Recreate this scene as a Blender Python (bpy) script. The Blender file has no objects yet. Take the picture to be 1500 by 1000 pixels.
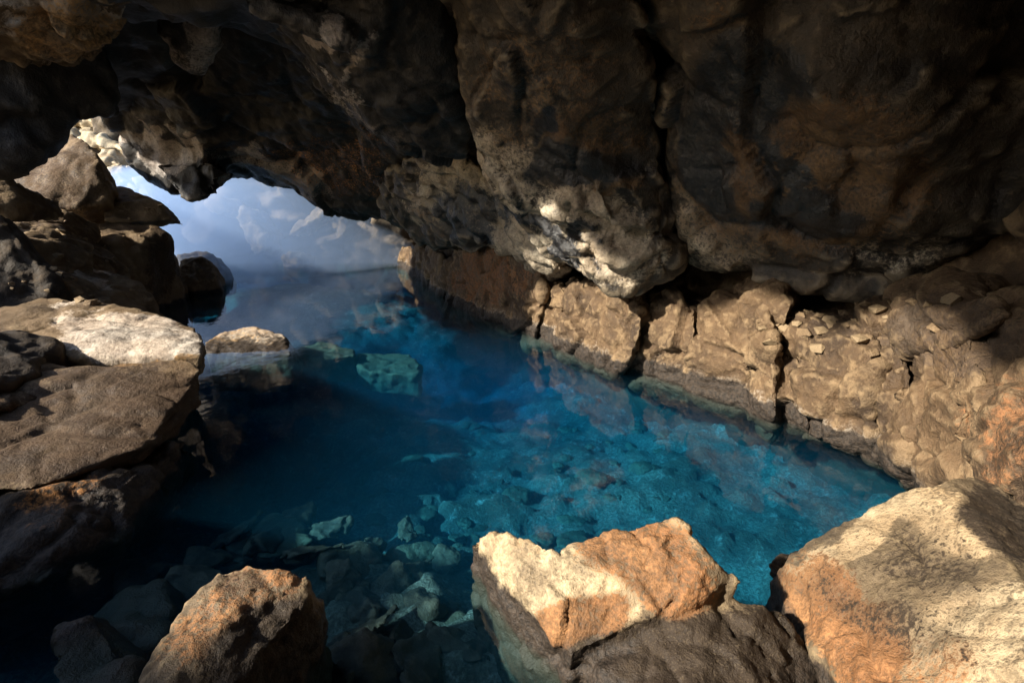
import bpy, bmesh, math, random
import numpy as np
from mathutils import Vector

# ------------------------------------------------------------------ camera, sky, sun, exposure
S = bpy.context.scene
COL = S.collection
PITCH = math.radians(15); F = 833.0; CAMZ = 1.7
cam = bpy.data.cameras.new('camera'); camo = bpy.data.objects.new('camera', cam); COL.objects.link(camo)
camo.location = (0, 0, CAMZ); camo.rotation_euler = (math.pi/2 - PITCH, 0, 0)
cam.sensor_width = 36; cam.lens = 36*F/1500; cam.clip_start = 0.05; cam.clip_end = 500
S.camera = camo
SUN_D = Vector((0.76, 0.42, -0.52)).normalized()
world = bpy.data.worlds.new('World'); S.world = world; world.use_nodes = True
wn = world.node_tree.nodes; wn.clear()
sky = wn.new('ShaderNodeTexSky'); sky.sky_type = 'NISHITA'; sky.sun_disc = False
sky.sun_elevation = math.asin(-SUN_D.z); sky.sun_rotation = math.atan2(-SUN_D.x, -SUN_D.y)
bg = wn.new('ShaderNodeBackground'); bg.inputs['Strength'].default_value = 0.12
wo = wn.new('ShaderNodeOutputWorld')
world.node_tree.links.new(sky.outputs[0], bg.inputs[0]); world.node_tree.links.new(bg.outputs[0], wo.inputs[0])
sun = bpy.data.lights.new('sun', 'SUN'); sun.energy = 5.0; sun.angle = math.radians(1.6); sun.color = (1.0, 0.93, 0.80)
suno = bpy.data.objects.new('sun', sun); COL.objects.link(suno)
suno.rotation_euler = SUN_D.to_track_quat('-Z', 'Y').to_euler(); suno.location = (-8, -4, 9)
S.view_settings.view_transform = 'Standard'; S.view_settings.look = 'None'
S.view_settings.exposure = 1.3; S.view_settings.gamma = 1.0; S.view_settings.use_curve_mapping = False
S.cycles.max_bounces = 7; S.cycles.diffuse_bounces = 3; S.cycles.glossy_bounces = 3
S.cycles.transparent_max_bounces = 12; S.cycles.volume_bounces = 2; S.cycles.use_denoising = True
S.cycles.volume_step_rate = 1.0; S.cycles.sample_clamp_indirect = 4.0

# ------------------------------------------------------------------ geometry helpers
SP, CP = math.sin(PITCH), math.cos(PITCH)
def P(px, py, t):                                   # pixel + distance along the view axis -> world
    a = (np.asarray(px, float)-750)/F; b = (500-np.asarray(py, float))/F
    return np.stack([t*a, t*(CP+b*SP), CAMZ+t*(-SP+b*CP)], -1)
def tz(py, z): return (CAMZ-z)/(SP-(500-py)/F*CP)   # distance at which a pixel meets height z
def Z(px, py, z): return P(px, py, tz(py, z))
def to_px(v):
    r = v-np.array([0, 0, CAMZ]); f = r[:, 1]*CP-r[:, 2]*SP; u = r[:, 1]*SP+r[:, 2]*CP
    f = np.where(np.abs(f) < 1e-3, 1e-3, f)
    return 750+F*r[:, 0]/f, 500-F*u/f
M32 = np.uint32
def h3(x, y, z, s):
    h = (x.astype(np.int64)*374761393 + y.astype(np.int64)*668265263 + z.astype(np.int64)*2147483647 + s*1274126177).astype(np.uint64)
    h = (h & np.uint64(0xffffffff)).astype(M32)
    h = (h ^ (h >> M32(13)))*M32(1274126177); h = (h ^ (h >> M32(15)))*M32(2246822519)
    return h ^ (h >> M32(16))
def h01(x, y, z, s): return h3(x, y, z, s).astype(np.float64)/4294967295.0
def vnoise(p, s=0):
    i = np.floor(p).astype(np.int64); f = p-i; u = f*f*f*(f*(f*6-15)+10); r = 0
    for dx in (0, 1):
        for dy in (0, 1):
            for dz in (0, 1):
                w = (u[:, 0] if dx else 1-u[:, 0])*(u[:, 1] if dy else 1-u[:, 1])*(u[:, 2] if dz else 1-u[:, 2])
                r = r + w*h01(i[:, 0]+dx, i[:, 1]+dy, i[:, 2]+dz, s)
    return r*2-1
ROT = np.array([[.36, .48, -.8], [-.8, .6, 0], [.48, .64, .6]])
def fbm(p, o=4, s=0, g=.5):
    r = 0; a = 1.
    for k in range(o):
        r = r+a*vnoise(p, s+k); p = p@ROT.T*2.03+17.3; a *= g
    return r
def ridged(p, o=4, s=0):
    r = 0; a = 1.
    for k in range(o):
        r = r+a*(1-np.abs(vnoise(p, s+k))*2); p = p@ROT.T*2.07+9.1; a *= .5
    return r
def voro(p, s=0):                                   # nearest feature vector, F1, F2, cell hash
    i = np.floor(p).astype(np.int64); n = len(p)
    b1 = np.full(n, 9.); b2 = np.full(n, 9.); vec = np.zeros((n, 3)); idh = np.zeros(n, M32)
    for dx in (-1, 0, 1):
        for dy in (-1, 0, 1):
            for dz in (-1, 0, 1):
                cx, cy, cz = i[:, 0]+dx, i[:, 1]+dy, i[:, 2]+dz
                h = h3(cx, cy, cz, s)
                q = np.stack([cx+(h & M32(1023))/1023., cy+((h >> M32(10)) & M32(1023))/1023., cz+((h >> M32(20)) & M32(1023))/1023.], 1)
                d = p-q; l = np.sqrt((d*d).sum(1))
                m = l < b1
                b2 = np.where(m, b1, np.minimum(b2, l)); b1 = np.where(m, l, b1)
                vec[m] = d[m]; idh[m] = h[m]
    return vec, b1, b2, idh
def facet(p, s=0):                                  # tilted plane in each cell: broken angular rock
    vec, a, b, h = voro(p, s)
    k = h.astype(np.int64)
    dr = np.stack([h01(k, k*0+1, k*0, s), h01(k, k*0+2, k*0, s), h01(k, k*0+3, k*0, s)], 1)*2-1
    off = h01(k, k*0+4, k*0, s)-.5
    return (vec*dr).sum(1)+off*.7, np.clip((b-a)/.14, 0, 1)

def hull(pts):
    bm = bmesh.new()
    for q in pts: bm.verts.new(tuple(q))
    r = bmesh.ops.convex_hull(bm, input=bm.verts)
    bmesh.ops.delete(bm, geom=[v for v in bm.verts if not v.link_faces], context='VERTS')
    bm.verts.ensure_lookup_table(); bm.verts.index_update()
    V = np.array([v.co[:] for v in bm.verts]); Fc = [[v.index for v in f.verts] for f in bm.faces]
    bm.free(); return V, Fc
def tps(ctrl):
    c = np.array(ctrl, float)
    if len(c) == 1: return lambda x, y: np.full(np.shape(x), c[0, 2])
    X = c[:, :2]/300.; n = len(X)
    k = lambda r: r
    A = np.zeros((n+3, n+3)); r = np.sqrt(((X[:, None]-X[None])**2).sum(2)); A[:n, :n] = k(r)+np.eye(n)*1e-3
    A[:n, n] = 1; A[:n, n+1:] = X; A[n, :n] = 1; A[n+1:, :n] = X.T
    w = np.linalg.lstsq(A, np.r_[c[:, 2], 0, 0, 0], rcond=None)[0]
    def f(x, y):
        q = np.stack([np.ravel(x), np.ravel(y)], 1)/300.
        d = np.sqrt(((q[:, None]-X[None])**2).sum(2))
        return (k(d)@w[:n]+w[n]+q@w[n+1:]).reshape(np.shape(x))
    return f
def lump(outline, depth, thick=1.0, roll=.35, center=None, n=96, rings=26, pw=4.):
    """closed rock mass: front follows `depth`, rim rolls away from the eye, real back."""
    o = np.array(outline, float); c = np.array(center if center else o.mean(0), float)
    f = depth if callable(depth) else tps(depth)
    th = np.linspace(0, 2*np.pi, n, endpoint=False); rad = np.zeros(n)
    for i, a in enumerate(th):
        d = np.array([np.cos(a), np.sin(a)]); best = 0
        for k in range(len(o)):
            p0 = o[k]-c; e = o[(k+1) % len(o)]-o[k]; den = d[0]*(-e[1])+d[1]*e[0]
            if abs(den) < 1e-9: continue
            t = (p0[0]*(-e[1])+p0[1]*e[0])/den; u = (d[0]*p0[1]-d[1]*p0[0])/den
            if t > 0 and -1e-6 <= u <= 1+1e-6: best = max(best, t)
        rad[i] = best
    V = [P(c[0], c[1], f(c[:1], c[1:])[0])]; rows = []
    for j in range(1, rings+1):
        r = j/rings; x = c[0]+rad*np.cos(th)*r; y = c[1]+rad*np.sin(th)*r
        t = f(x, y)+roll*(1-np.sqrt(np.maximum(0, 1-r**pw)))
        rows.append(len(V)); V += list(P(x, y, t))
    for r, dt in ((.985, .35), (.93, .75), (.8, 1.)):
        x = c[0]+rad*np.cos(th)*r; y = c[1]+rad*np.sin(th)*r
        t = f(x, y)+roll+thick*dt
        rows.append(len(V)); V += list(P(x, y, t))
    e = len(V); V.append(P(c[0], c[1], f(c[:1], c[1:])[0]+roll+thick))
    Fc = []
    for i in range(n):
        j = (i+1) % n
        Fc.append([0, rows[0]+i, rows[0]+j])
        for a, b in zip(rows[:-1], rows[1:]): Fc.append([a+i, b+i, b+j, a+j])
        Fc.append([rows[-1]+i, e, rows[-1]+j])
    return np.array(V), Fc
def tube(pts, rad, n=10):
    pts = np.array(pts, float); m = len(pts); V = []; Fc = []
    rad = np.broadcast_to(np.asarray(rad, float), (m,))
    for i in range(m):
        d = pts[min(i+1, m-1)]-pts[max(i-1, 0)]; d /= np.linalg.norm(d)+1e-9
        u = np.cross(d, [0.3, .9, .2]); u /= np.linalg.norm(u)+1e-9; w = np.cross(d, u)
        for k in range(n):
            a = 2*np.pi*k/n; V.append(pts[i]+rad[i]*(np.cos(a)*u+np.sin(a)*w))
    for i in range(m-1):
        for k in range(n):
            l = (k+1) % n; Fc.append([i*n+k, i*n+l, (i+1)*n+l, (i+1)*n+k])
    Fc.append(list(range(n))[::-1]); Fc.append([(m-1)*n+k for k in range(n)])
    return np.array(V), Fc
def strip(poly, z0, z1, thick, side=1):
    """upright slab of rock along a plan polyline"""
    p = np.array(poly, float); m = len(p); V = []; Fc = []
    for i in range(m):
        d = p[min(i+1, m-1), :2]-p[max(i-1, 0), :2]; d /= np.linalg.norm(d); nrm = np.array([d[1], -d[0]])*side*thick
        a = p[i, :2]; b = a+nrm; top = p[i, 2] if p.shape[1] > 2 else z1
        V += [(a[0], a[1], z0), (b[0], b[1], z0), (b[0], b[1], top), (a[0], a[1], top)]
    for i in range(m-1):
        for k in range(4):
            l = (k+1) % 4; Fc.append([4*i+k, 4*i+l, 4*i+4+l, 4*i+4+k])
    Fc.append([0, 1, 2, 3][::-1]); Fc.append([4*m-4+k for k in range(4)])
    return np.array(V), Fc

def normals(me):
    a = np.zeros(len(me.vertices)*3); me.vertices.foreach_get('normal', a); return a.reshape(-1, 3)
def get_co(me):
    a = np.zeros(len(me.vertices)*3); me.vertices.foreach_get('co', a); return a.reshape(-1, 3)
def smooth(me, co, it, lam=.5):
    e = np.zeros(len(me.edges)*2, np.int32); me.edges.foreach_get('vertices', e); e = e.reshape(-1, 2); n = len(co)
    deg = np.maximum(np.bincount(e.ravel(), minlength=n), 1)[:, None]
    for _ in range(it):
        s = np.stack([np.bincount(e[:, 0], co[e[:, 1], k], n)+np.bincount(e[:, 1], co[e[:, 0], k], n) for k in range(3)], 1)
        co = co+lam*(s/deg-co)
    return co
def remesh(parts, vox):
    V = []; Fc = []; o = 0
    for v, f in parts:
        V += [tuple(q) for q in v]; Fc += [[i+o for i in g] for g in f]; o += len(v)
    me = bpy.data.meshes.new('m'); me.from_pydata(V, [], Fc)
    bm = bmesh.new(); bm.from_mesh(me); bmesh.ops.recalc_face_normals(bm, faces=bm.faces); bm.to_mesh(me); bm.free()
    ob = bpy.data.objects.new('tmp', me); COL.objects.link(ob)
    md = ob.modifiers.new('r', 'REMESH'); md.mode = 'VOXEL'; md.voxel_size = vox
    r = bpy.data.meshes.new_from_object(ob.evaluated_get(bpy.context.evaluated_depsgraph_get()))
    bpy.data.objects.remove(ob); bpy.data.meshes.remove(me)
    return r
SEED = [3]
def solid(name, parts, vox, mat, sm=3, low=(.12, .9), fac=(.06, .35), crack=.02, fine=(.012, .09), stretch=(1, 1, 1),
          parent=None, label=None, cat=None, group=None, kind=None, paint=None, seed=None, flow=None, crease=None, fac2=.38):
    if isinstance(parts, tuple): parts = [parts]
    me = remesh(parts, vox); me.name = name
    SEED[0] += 7; s = seed if seed is not None else SEED[0]
    co = smooth(me, get_co(me), sm); me.vertices.foreach_set('co', co.ravel()); me.update()
    nr = normals(me); q = co*np.array(stretch)
    w = np.stack([fbm(q*.9+k*31.7, 2, s+k) for k in range(3)], 1)*.22
    d = low[0]*fbm(q/low[1], 3, s)
    if fac[0]:
        f1, c1 = facet((q+w)/fac[1], s); f2, c2 = facet((q+w*.5)/(fac[1]*.42)+5.5, s+1)
        d += fac[0]*f1+fac[0]*fac2*f2-crack*(1-c1)-crack*.35*(1-c2)
    d += fine[0]*1.5*fbm(q/fine[1], 3, s+2, .6)
    if crease:                                      # long sweeping sharp ridges
        am, lam = crease; rs = np.random.RandomState(s); wq = np.stack([fbm(q*.55/lam+k*13.1, 2, s+20+k) for k in range(3)], 1)*.55*lam
        for k in range(4):
            dv = rs.normal(size=3)*np.array([1, 1, .7]); dv /= np.linalg.norm(dv); la = lam*(1.0, .62, .4, .27)[k]
            u_ = ((q+wq)@dv)/la+rs.rand(); t_ = np.abs(u_-np.floor(u_)-.5)*2
            d += am*(1.0, .6, .36, .2)[k]*(np.abs(t_) ** .8-.5)*(.35+.65*np.clip(vnoise(q/(la*1.6)+k*7, s+30+k)+.6, 0, 1))
    if flow:                                        # folds drawn out along a direction, inside a picture-free world mask
        amp, sc_, dr, ctr, rad_ = flow; dr = np.array(dr, float); dr /= np.linalg.norm(dr)
        q2 = q+w*.8; q2 = q2-dr*((q2@dr)[:, None])*.78
        mk_ = np.clip(1.6-np.linalg.norm((co-np.array(ctr))/np.array(rad_), axis=1)*1.3, 0, 1)
        d += amp*mk_*(ridged(q2/sc_, 3, s+5)-.9)
    co = co+nr*d[:, None]
    co = smooth(me, co, 1, .25)
    if paint is not None:
        px, py = to_px(co); z = paint(px+26*fbm(co*3, 3, 5), py+22*fbm(co*3+9, 3, 6), co)
        at = me.attributes.new('zone', 'FLOAT_COLOR', 'POINT')
        at.data.foreach_set('color', np.concatenate([np.clip(z, 0, 1), np.ones((len(co), 1))], 1).ravel())
    org = np.array([0., 0, 0])
    if parent is None and kind is None:
        org = np.array([co[:, 0].mean(), co[:, 1].mean(), co[:, 2].min()])
    me.vertices.foreach_set('co', (co-org).ravel()); me.update()
    me.polygons.foreach_set('use_smooth', np.ones(len(me.polygons), bool))
    ob = bpy.data.objects.new(name, me); COL.objects.link(ob); ob.location = org
    me.materials.clear(); me.materials.append(mat)
    if parent is not None: ob.parent = parent
    tag(ob, label, cat, group, kind)
    return ob
def tag(ob, label=None, cat=None, group=None, kind=None):
    for k, v in (('label', label), ('category', cat), ('group', group), ('kind', kind)):
        if v: ob[k] = v
    return ob
def blob(x, y, cx, cy, rx, ry, ang=0, soft=.35):
    c, s = math.cos(math.radians(ang)), math.sin(math.radians(ang))
    u = ((x-cx)*c+(y-cy)*s)/rx; v = (-(x-cx)*s+(y-cy)*c)/ry
    return np.clip((1-np.sqrt(u*u+v*v))/soft+.5, 0, 1)

# ------------------------------------------------------------------ materials
def mk(name):
    m = bpy.data.materials.new(name); m.use_nodes = True; nt = m.node_tree; nt.nodes.clear(); return m, nt
class NT:
    def __init__(s, nt): s.nt = nt
    def n(s, t, **kw):
        x = s.nt.nodes.new(t)
        for k, v in kw.items(): setattr(x, k, v)
        return x
    def l(s, a, b): s.nt.links.new(a, b)
    def sock(s, x, i, v):
        if hasattr(v, 'is_output'): s.l(v, x.inputs[i])
        else: x.inputs[i].default_value = v
    def noise(s, vec, sc, det=6, rough=.6, dist=0.):
        x = s.n('ShaderNodeTexNoise'); s.l(vec, x.inputs['Vector']); x.inputs['Scale'].default_value = sc
        x.inputs['Detail'].default_value = det; x.inputs['Roughness'].default_value = rough; x.inputs['Distortion'].default_value = dist
        return x.outputs['Fac']
    def voro(s, vec, sc, feat='F1'):
        x = s.n('ShaderNodeTexVoronoi', feature=feat); s.l(vec, x.inputs['Vector']); x.inputs['Scale'].default_value = sc
        return x.outputs['Distance']
    def rng(s, v, a, b, c=0., d=1., smooth=True):
        x = s.n('ShaderNodeMapRange', interpolation_type='SMOOTHSTEP' if smooth else 'LINEAR'); s.sock(x, 0, v)
        for i, q in zip((1, 2, 3, 4), (a, b, c, d)): x.inputs[i].default_value = q
        return x.outputs[0]
    def m(s, op, a, b=0.):
        x = s.n('ShaderNodeMath', operation=op); s.sock(x, 0, a); s.sock(x, 1, b); return x.outputs[0]
    def mix(s, f, a, b, mode='MIX'):
        x = s.n('ShaderNodeMix', data_type='RGBA', blend_type=mode); s.sock(x, 0, f)
        for i, q in ((6, a), (7, b)): s.sock(x, i, q if hasattr(q, 'is_output') else (*q, 1))
        return x.outputs[2]
def rock(name, dark, mid, light, zr=(.6, .5, .36), zg=(.42, .2, .07), zb=(.03, .025, .02), sc=1.0, rough=(.62, .92), bump=.5,
         wet=True, crust=0., spec=.35, light_amt=.5, edge=.5, sheen=0, wetz=.125):
    m, nt = mk(name); g = NT(nt)
    geo = g.n('ShaderNodeNewGeometry'); pos = geo.outputs['Position']
    n1 = g.noise(pos, 1.3*sc, 4, .62, .4); n2 = g.noise(pos, 5.5*sc, 5, .68); n3 = g.noise(pos, 38*sc, 4, .7)
    n4 = g.noise(pos, 150, 1, .6)
    c = g.mix(g.rng(n1, .36, .62), dark, mid)
    c = g.mix(g.m('MULTIPLY', g.rng(n2, .5, .72), light_amt), c, light)
    pt = g.rng(geo.outputs['Pointiness'], .505, .56)
    c = g.mix(g.m('MULTIPLY', pt, edge), c, light)
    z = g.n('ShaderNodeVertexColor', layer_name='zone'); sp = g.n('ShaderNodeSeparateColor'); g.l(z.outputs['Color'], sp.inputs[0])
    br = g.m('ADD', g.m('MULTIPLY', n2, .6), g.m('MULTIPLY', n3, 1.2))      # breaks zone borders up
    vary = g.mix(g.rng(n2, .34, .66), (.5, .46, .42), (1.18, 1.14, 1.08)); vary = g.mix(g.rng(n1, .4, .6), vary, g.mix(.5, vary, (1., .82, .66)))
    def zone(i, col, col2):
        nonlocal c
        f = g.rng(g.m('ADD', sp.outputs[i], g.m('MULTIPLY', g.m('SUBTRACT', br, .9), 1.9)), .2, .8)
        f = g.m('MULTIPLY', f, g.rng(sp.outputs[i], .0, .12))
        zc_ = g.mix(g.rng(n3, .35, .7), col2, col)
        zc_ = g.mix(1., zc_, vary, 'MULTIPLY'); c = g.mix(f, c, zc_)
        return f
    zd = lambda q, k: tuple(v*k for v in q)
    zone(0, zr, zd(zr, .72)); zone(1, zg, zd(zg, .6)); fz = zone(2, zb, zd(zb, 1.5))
    c = g.mix(g.rng(n3, .3, .7, .55, 0.), c, g.mix(.5, c, (0.02, .015, .01)))  # dark grain
    c = g.mix(g.m('MULTIPLY', g.rng(n4, .56, .7), .10), c, light)
    rf = g.rng(n2, .3, .75, rough[0], rough[1])
    if sheen:
        x = g.n('ShaderNodeMix'); g.sock(x, 0, fz); g.l(rf, x.inputs[2]); x.inputs[3].default_value = sheen; rf = x.outputs[0]
    if wet:
        xyz = g.n('ShaderNodeSeparateXYZ'); g.l(pos, xyz.inputs[0]); zz = xyz.outputs[2]
        zn = g.m('ADD', zz, g.m('MULTIPLY', g.m('SUBTRACT', n2, .5), .16))
        wf = g.rng(zn, wetz, wetz+.04, 1, 0)
        if crust:
            zc = g.m('ADD', zz, g.m('MULTIPLY', g.m('SUBTRACT', n2, .5), .34))
            cf = g.m('MULTIPLY', g.rng(zc, .21, .10, 0, 1), g.rng(n3, .42, .6))
            c = g.mix(g.m('MULTIPLY', g.m('MULTIPLY', cf, crust), g.rng(n1, .4, .62, .15, 1.)), c, (.52, .45, .36))
        wc = g.mix(g.rng(n3, .35, .65), (.014, .010, .007), (.05, .035, .024))
        uw = g.rng(zz, -.06, .0, 0, 1)                                       # algae-pale under water
        wc = g.mix(uw, (.035, .033, .022), wc)
        c = g.mix(wf, c, wc)
        x = g.n('ShaderNodeMix'); g.sock(x, 0, wf); g.l(rf, x.inputs[2]); x.inputs[3].default_value = .6; rf = x.outputs[0]
    h = g.m('ADD', g.m('MULTIPLY', n2, .30), g.m('MULTIPLY', n3, .13))
    h = g.m('ADD', h, g.m('MULTIPLY', n4, .03))
    b = g.n('ShaderNodeBump'); b.inputs['Strength'].default_value = bump; b.inputs['Distance'].default_value = .12; g.l(h, b.inputs['Height'])
    p = g.n('ShaderNodeBsdfPrincipled'); g.l(c, p.inputs['Base Color']); g.l(rf, p.inputs['Roughness']); g.l(b.outputs[0], p.inputs['Normal'])
    p.inputs['Specular IOR Level'].default_value = spec
    o = g.n('ShaderNodeOutputMaterial'); g.l(p.outputs[0], o.inputs[0])
    return m
MAT_CEIL = rock('ceiling_rock', (.012, .010, .009), (.06, .043, .028), (.26, .20, .13), light_amt=.5, rough=(.36, .8), spec=.5, bump=.75,
                zr=(.46, .40, .31), zg=(.19, .115, .055), zb=(.014, .015, .018), wet=False, sheen=.30, edge=.8)
MAT_VAULT = rock('vault_rock', (.010, .009, .009), (.026, .022, .019), (.11, .095, .08), light_amt=.3, rough=(.42, .85), spec=.45, bump=.7, zr=(.40, .37, .35), zb=(.008, .008, .009), wet=False, edge=.6)
MAT_BAND = rock('shore_rock', (.04, .023, .012), (.125, .074, .036), (.31, .21, .115), light_amt=.7, crust=.85, bump=1.0, zr=(.55, .45, .3), zb=(.07, .05, .035), zg=(.26, .13, .06))
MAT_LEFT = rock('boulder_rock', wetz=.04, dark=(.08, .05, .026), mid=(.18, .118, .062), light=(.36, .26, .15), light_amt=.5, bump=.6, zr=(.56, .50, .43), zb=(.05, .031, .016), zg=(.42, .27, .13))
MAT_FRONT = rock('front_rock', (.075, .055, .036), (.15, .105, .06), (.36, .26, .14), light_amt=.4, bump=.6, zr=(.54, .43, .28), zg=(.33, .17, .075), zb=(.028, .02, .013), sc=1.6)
MAT_FAR = rock('outer_rock', (.04, .03, .02), (.09, .068, .046), (.20, .155, .105), light_amt=.6, bump=.7, wet=False, sc=.7)
MAT_DARK = rock('inner_rock', (.018, .013, .009), (.042, .029, .018), (.11, .073, .04), light_amt=.4, bump=.7)  # base deepened to stand in for shade on the left-edge boulder
MAT_SUB = rock('submerged_rock', (.045, .042, .03), (.085, .08, .055), (.16, .15, .10), light_amt=.5, bump=.7, wet=False)
m, nt = mk('bed_silt'); g = NT(nt); geo = g.n('ShaderNodeNewGeometry'); pos = geo.outputs['Position']
n1 = g.noise(pos, 1.6, 6, .6); n2 = g.noise(pos, 9, 6, .7); n3 = g.noise(pos, 45, 4, .7)
c = g.mix(g.rng(n1, .38, .62), (.075, .072, .055), (.22, .215, .175)); c = g.mix(g.rng(n2, .52, .75), c, (.44, .44, .40))
c = g.mix(g.rng(n3, .62, .42, 0, .6), c, (.04, .04, .03))
b = g.n('ShaderNodeBump'); b.inputs['Strength'].default_value = .7; b.inputs['Distance'].default_value = .1; g.l(g.m('ADD', n2, g.m('MULTIPLY', n3, .4)), b.inputs['Height'])
p = g.n('ShaderNodeBsdfPrincipled'); g.l(c, p.inputs['Base Color']); p.inputs['Roughness'].default_value = .9; g.l(b.outputs[0], p.inputs['Normal'])
o = g.n('ShaderNodeOutputMaterial'); g.l(p.outputs[0], o.inputs[0]); MAT_BED = m

# water: clear, mirror by Fresnel, red light swallowed with depth
m, nt = mk('water'); g = NT(nt); geo = g.n('ShaderNodeNewGeometry')
mp = g.n('ShaderNodeMapping'); mp.inputs['Scale'].default_value = (1.0, .55, 1); g.l(geo.outputs['Position'], mp.inputs[0])
b = g.n('ShaderNodeBump'); b.inputs['Strength'].default_value = .10; b.inputs['Distance'].default_value = .05
g.l(g.m('ADD', g.noise(mp.outputs[0], 2.2, 3, .5), g.m('MULTIPLY', g.noise(mp.outputs[0], 9, 2, .5), .25)), b.inputs['Height'])
fr = g.n('ShaderNodeFresnel'); g.l(b.outputs[0], fr.inputs['Normal'])
g.l(g.rng(geo.outputs['Backfacing'], 0, 1, 1.33, 1/1.33, smooth=False), fr.inputs['IOR'])   # same mirror strength from both sides
gl = g.n('ShaderNodeBsdfGlossy'); gl.inputs['Roughness'].default_value = .04; g.l(b.outputs[0], gl.inputs['Normal'])
tr = g.n('ShaderNodeBsdfTransparent'); mx = g.n('ShaderNodeMixShader'); g.l(fr.outputs[0], mx.inputs[0]); g.l(tr.outputs[0], mx.inputs[1]); g.l(gl.outputs[0], mx.inputs[2])
va = g.n('ShaderNodeVolumeAbsorption'); va.inputs['Color'].default_value = (0.0, .71, .90, 1); va.inputs['Density'].default_value = 1.2
vs = g.n('ShaderNodeVolumeScatter'); vs.inputs['Color'].default_value = (.05, .55, 1, 1); vs.inputs['Density'].default_value = .042; vs.inputs['Anisotropy'].default_value = 0.
ad = g.n('ShaderNodeAddShader'); g.l(va.outputs[0], ad.inputs[0]); g.l(vs.outputs[0], ad.inputs[1])
o = g.n('ShaderNodeOutputMaterial'); g.l(mx.outputs[0], o.inputs[0]); g.l(ad.outputs[0], o.inputs[1]); MAT_WATER = m
# steam
m, nt = mk('steam'); g = NT(nt); pv = g.n('ShaderNodeVolumePrincipled'); pv.inputs['Color'].default_value = (.52, .70, 1, 1)
pv.inputs['Density'].default_value = .44; pv.inputs['Anisotropy'].default_value = .1
o = g.n('ShaderNodeOutputMaterial'); g.l(pv.outputs[0], o.inputs[1]); MAT_STEAM = m

# ------------------------------------------------------------------ the setting: roof, walls, bed, water
def inside(poly, x, y):
    r = False; n = len(poly)
    for i in range(n):
        (x0, y0), (x1, y1) = poly[i], poly[(i+1) % n]
        if (y0 > y) != (y1 > y) and x < (x1-x0)*(y-y0)/(y1-y0)+x0: r = not r
    return r
ENTR = [(-.8, -.5), (-1.35, .8), (-1.95, 2.3), (-2.55, 3.9), (-3.5, 4.6), (-5.0, 4.3), (-6.3, 4.9), (-7.2, 6.0), (-9.4, 4.6), (-9.6, .5), (-6, -2.0), (-3, -2.0)]      # way in, up on the left; unseen, outline shaped to place the sunlight
FISS = [(-16, 4.8), (-8.6, 5.0), (-7.0, 6.2), (-7.0, 8.4), (-5.4, 10.3), (-4.7, 12.2), (-5.1, 14.8), (-8, 17), (-17, 17)]                # far fissure open to the sky, edges shaped to let sun onto the mist
def roof_parts():
    st = .4; xs = np.arange(-15, 8, st); ys = np.arange(-6, 17.5, st); V = []; Fc = []; keep = {}
    for i in range(len(xs)-1):
        for j in range(len(ys)-1):
            cx, cy = xs[i]+st/2, ys[j]+st/2
            keep[i, j] = not inside(ENTR, cx, cy) and not inside(FISS, cx, cy)
    idx = {}
    def vid(i, j, t):
        if (i, j, t) not in idx:
            z = 3.25-.10*max(0, ys[j]-6)
            idx[i, j, t] = len(V); V.append((xs[i], ys[j], z+(.9 if t else 0)))
        return idx[i, j, t]
    for (i, j), k in keep.items():
        if not k: continue
        for t in (0, 1):
            Fc.append([vid(i, j, t), vid(i+1, j, t), vid(i+1, j+1, t), vid(i, j+1, t)])
        for di, dj, a, b_ in ((-1, 0, (0, 0), (0, 1)), (1, 0, (1, 0), (1, 1)), (0, -1, (0, 0), (1, 0)), (0, 1, (0, 1), (1, 1))):
            if not keep.get((i+di, j+dj), False):
                Fc.append([vid(i+a[0], j+a[1], 0), vid(i+b_[0], j+b_[1], 0), vid(i+b_[0], j+b_[1], 1), vid(i+a[0], j+a[1], 1)])
    return np.array(V), Fc
ceiling = solid('cave_ceiling', roof_parts(), .11, MAT_VAULT, sm=4, low=(.22, 1.6), fac=(.16, .8), kind='structure')
RW = [tuple(Z(x, y, 0)[:2]) for x, y in ((1420, 760), (1335, 690), (1300, 660), (1200, 628), (1100, 590), (950, 545), (830, 508), (760, 478), (650, 438), (605, 402))]
RW = [(3.6, -4), (3.0, 1.0)]+RW+[(-2.6, 13), (-3, 14.5)]
def wall(px, py, off=0.):                            # distance at which a pixel meets the right shore's upright plane
    px = np.asarray(px, float); py = np.asarray(py, float); d = P(px, py, 1.)-np.array([0, 0, CAMZ]); best = np.full(px.shape, 60.)
    pl = np.array(RW)
    for k in range(len(pl)-1):
        e = pl[k+1]-pl[k]; den = d[..., 0]*(-e[1])+d[..., 1]*e[0]
        t = (pl[k][0]*(-e[1])+pl[k][1]*e[0])/den; u = (d[..., 0]*pl[k][1]-d[..., 1]*pl[k][0])/den
        ok = (t > .3) & (u >= -.02) & (u <= 1.02); best = np.where(ok & (t < best), t, best)
    return best+off
back_off = [(p[0]+.55, p[1]+.25) for p in RW]
rwall = solid('cave_wall', strip(back_off, -3.5, 3.6, 1.2, side=1), .06, MAT_BAND, sm=3, low=(.15, 1.0), fac=(.12, .5), kind='structure')
solid('cave_wall', strip([(3.8, -4.2), (1, -4.6), (-2, -4.0), (-3.6, -2.6)], -2, 3.7, 1.2, side=1), .12, MAT_DARK, kind='structure', low=(.3, 1.4), fac=(.2, .8))
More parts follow.
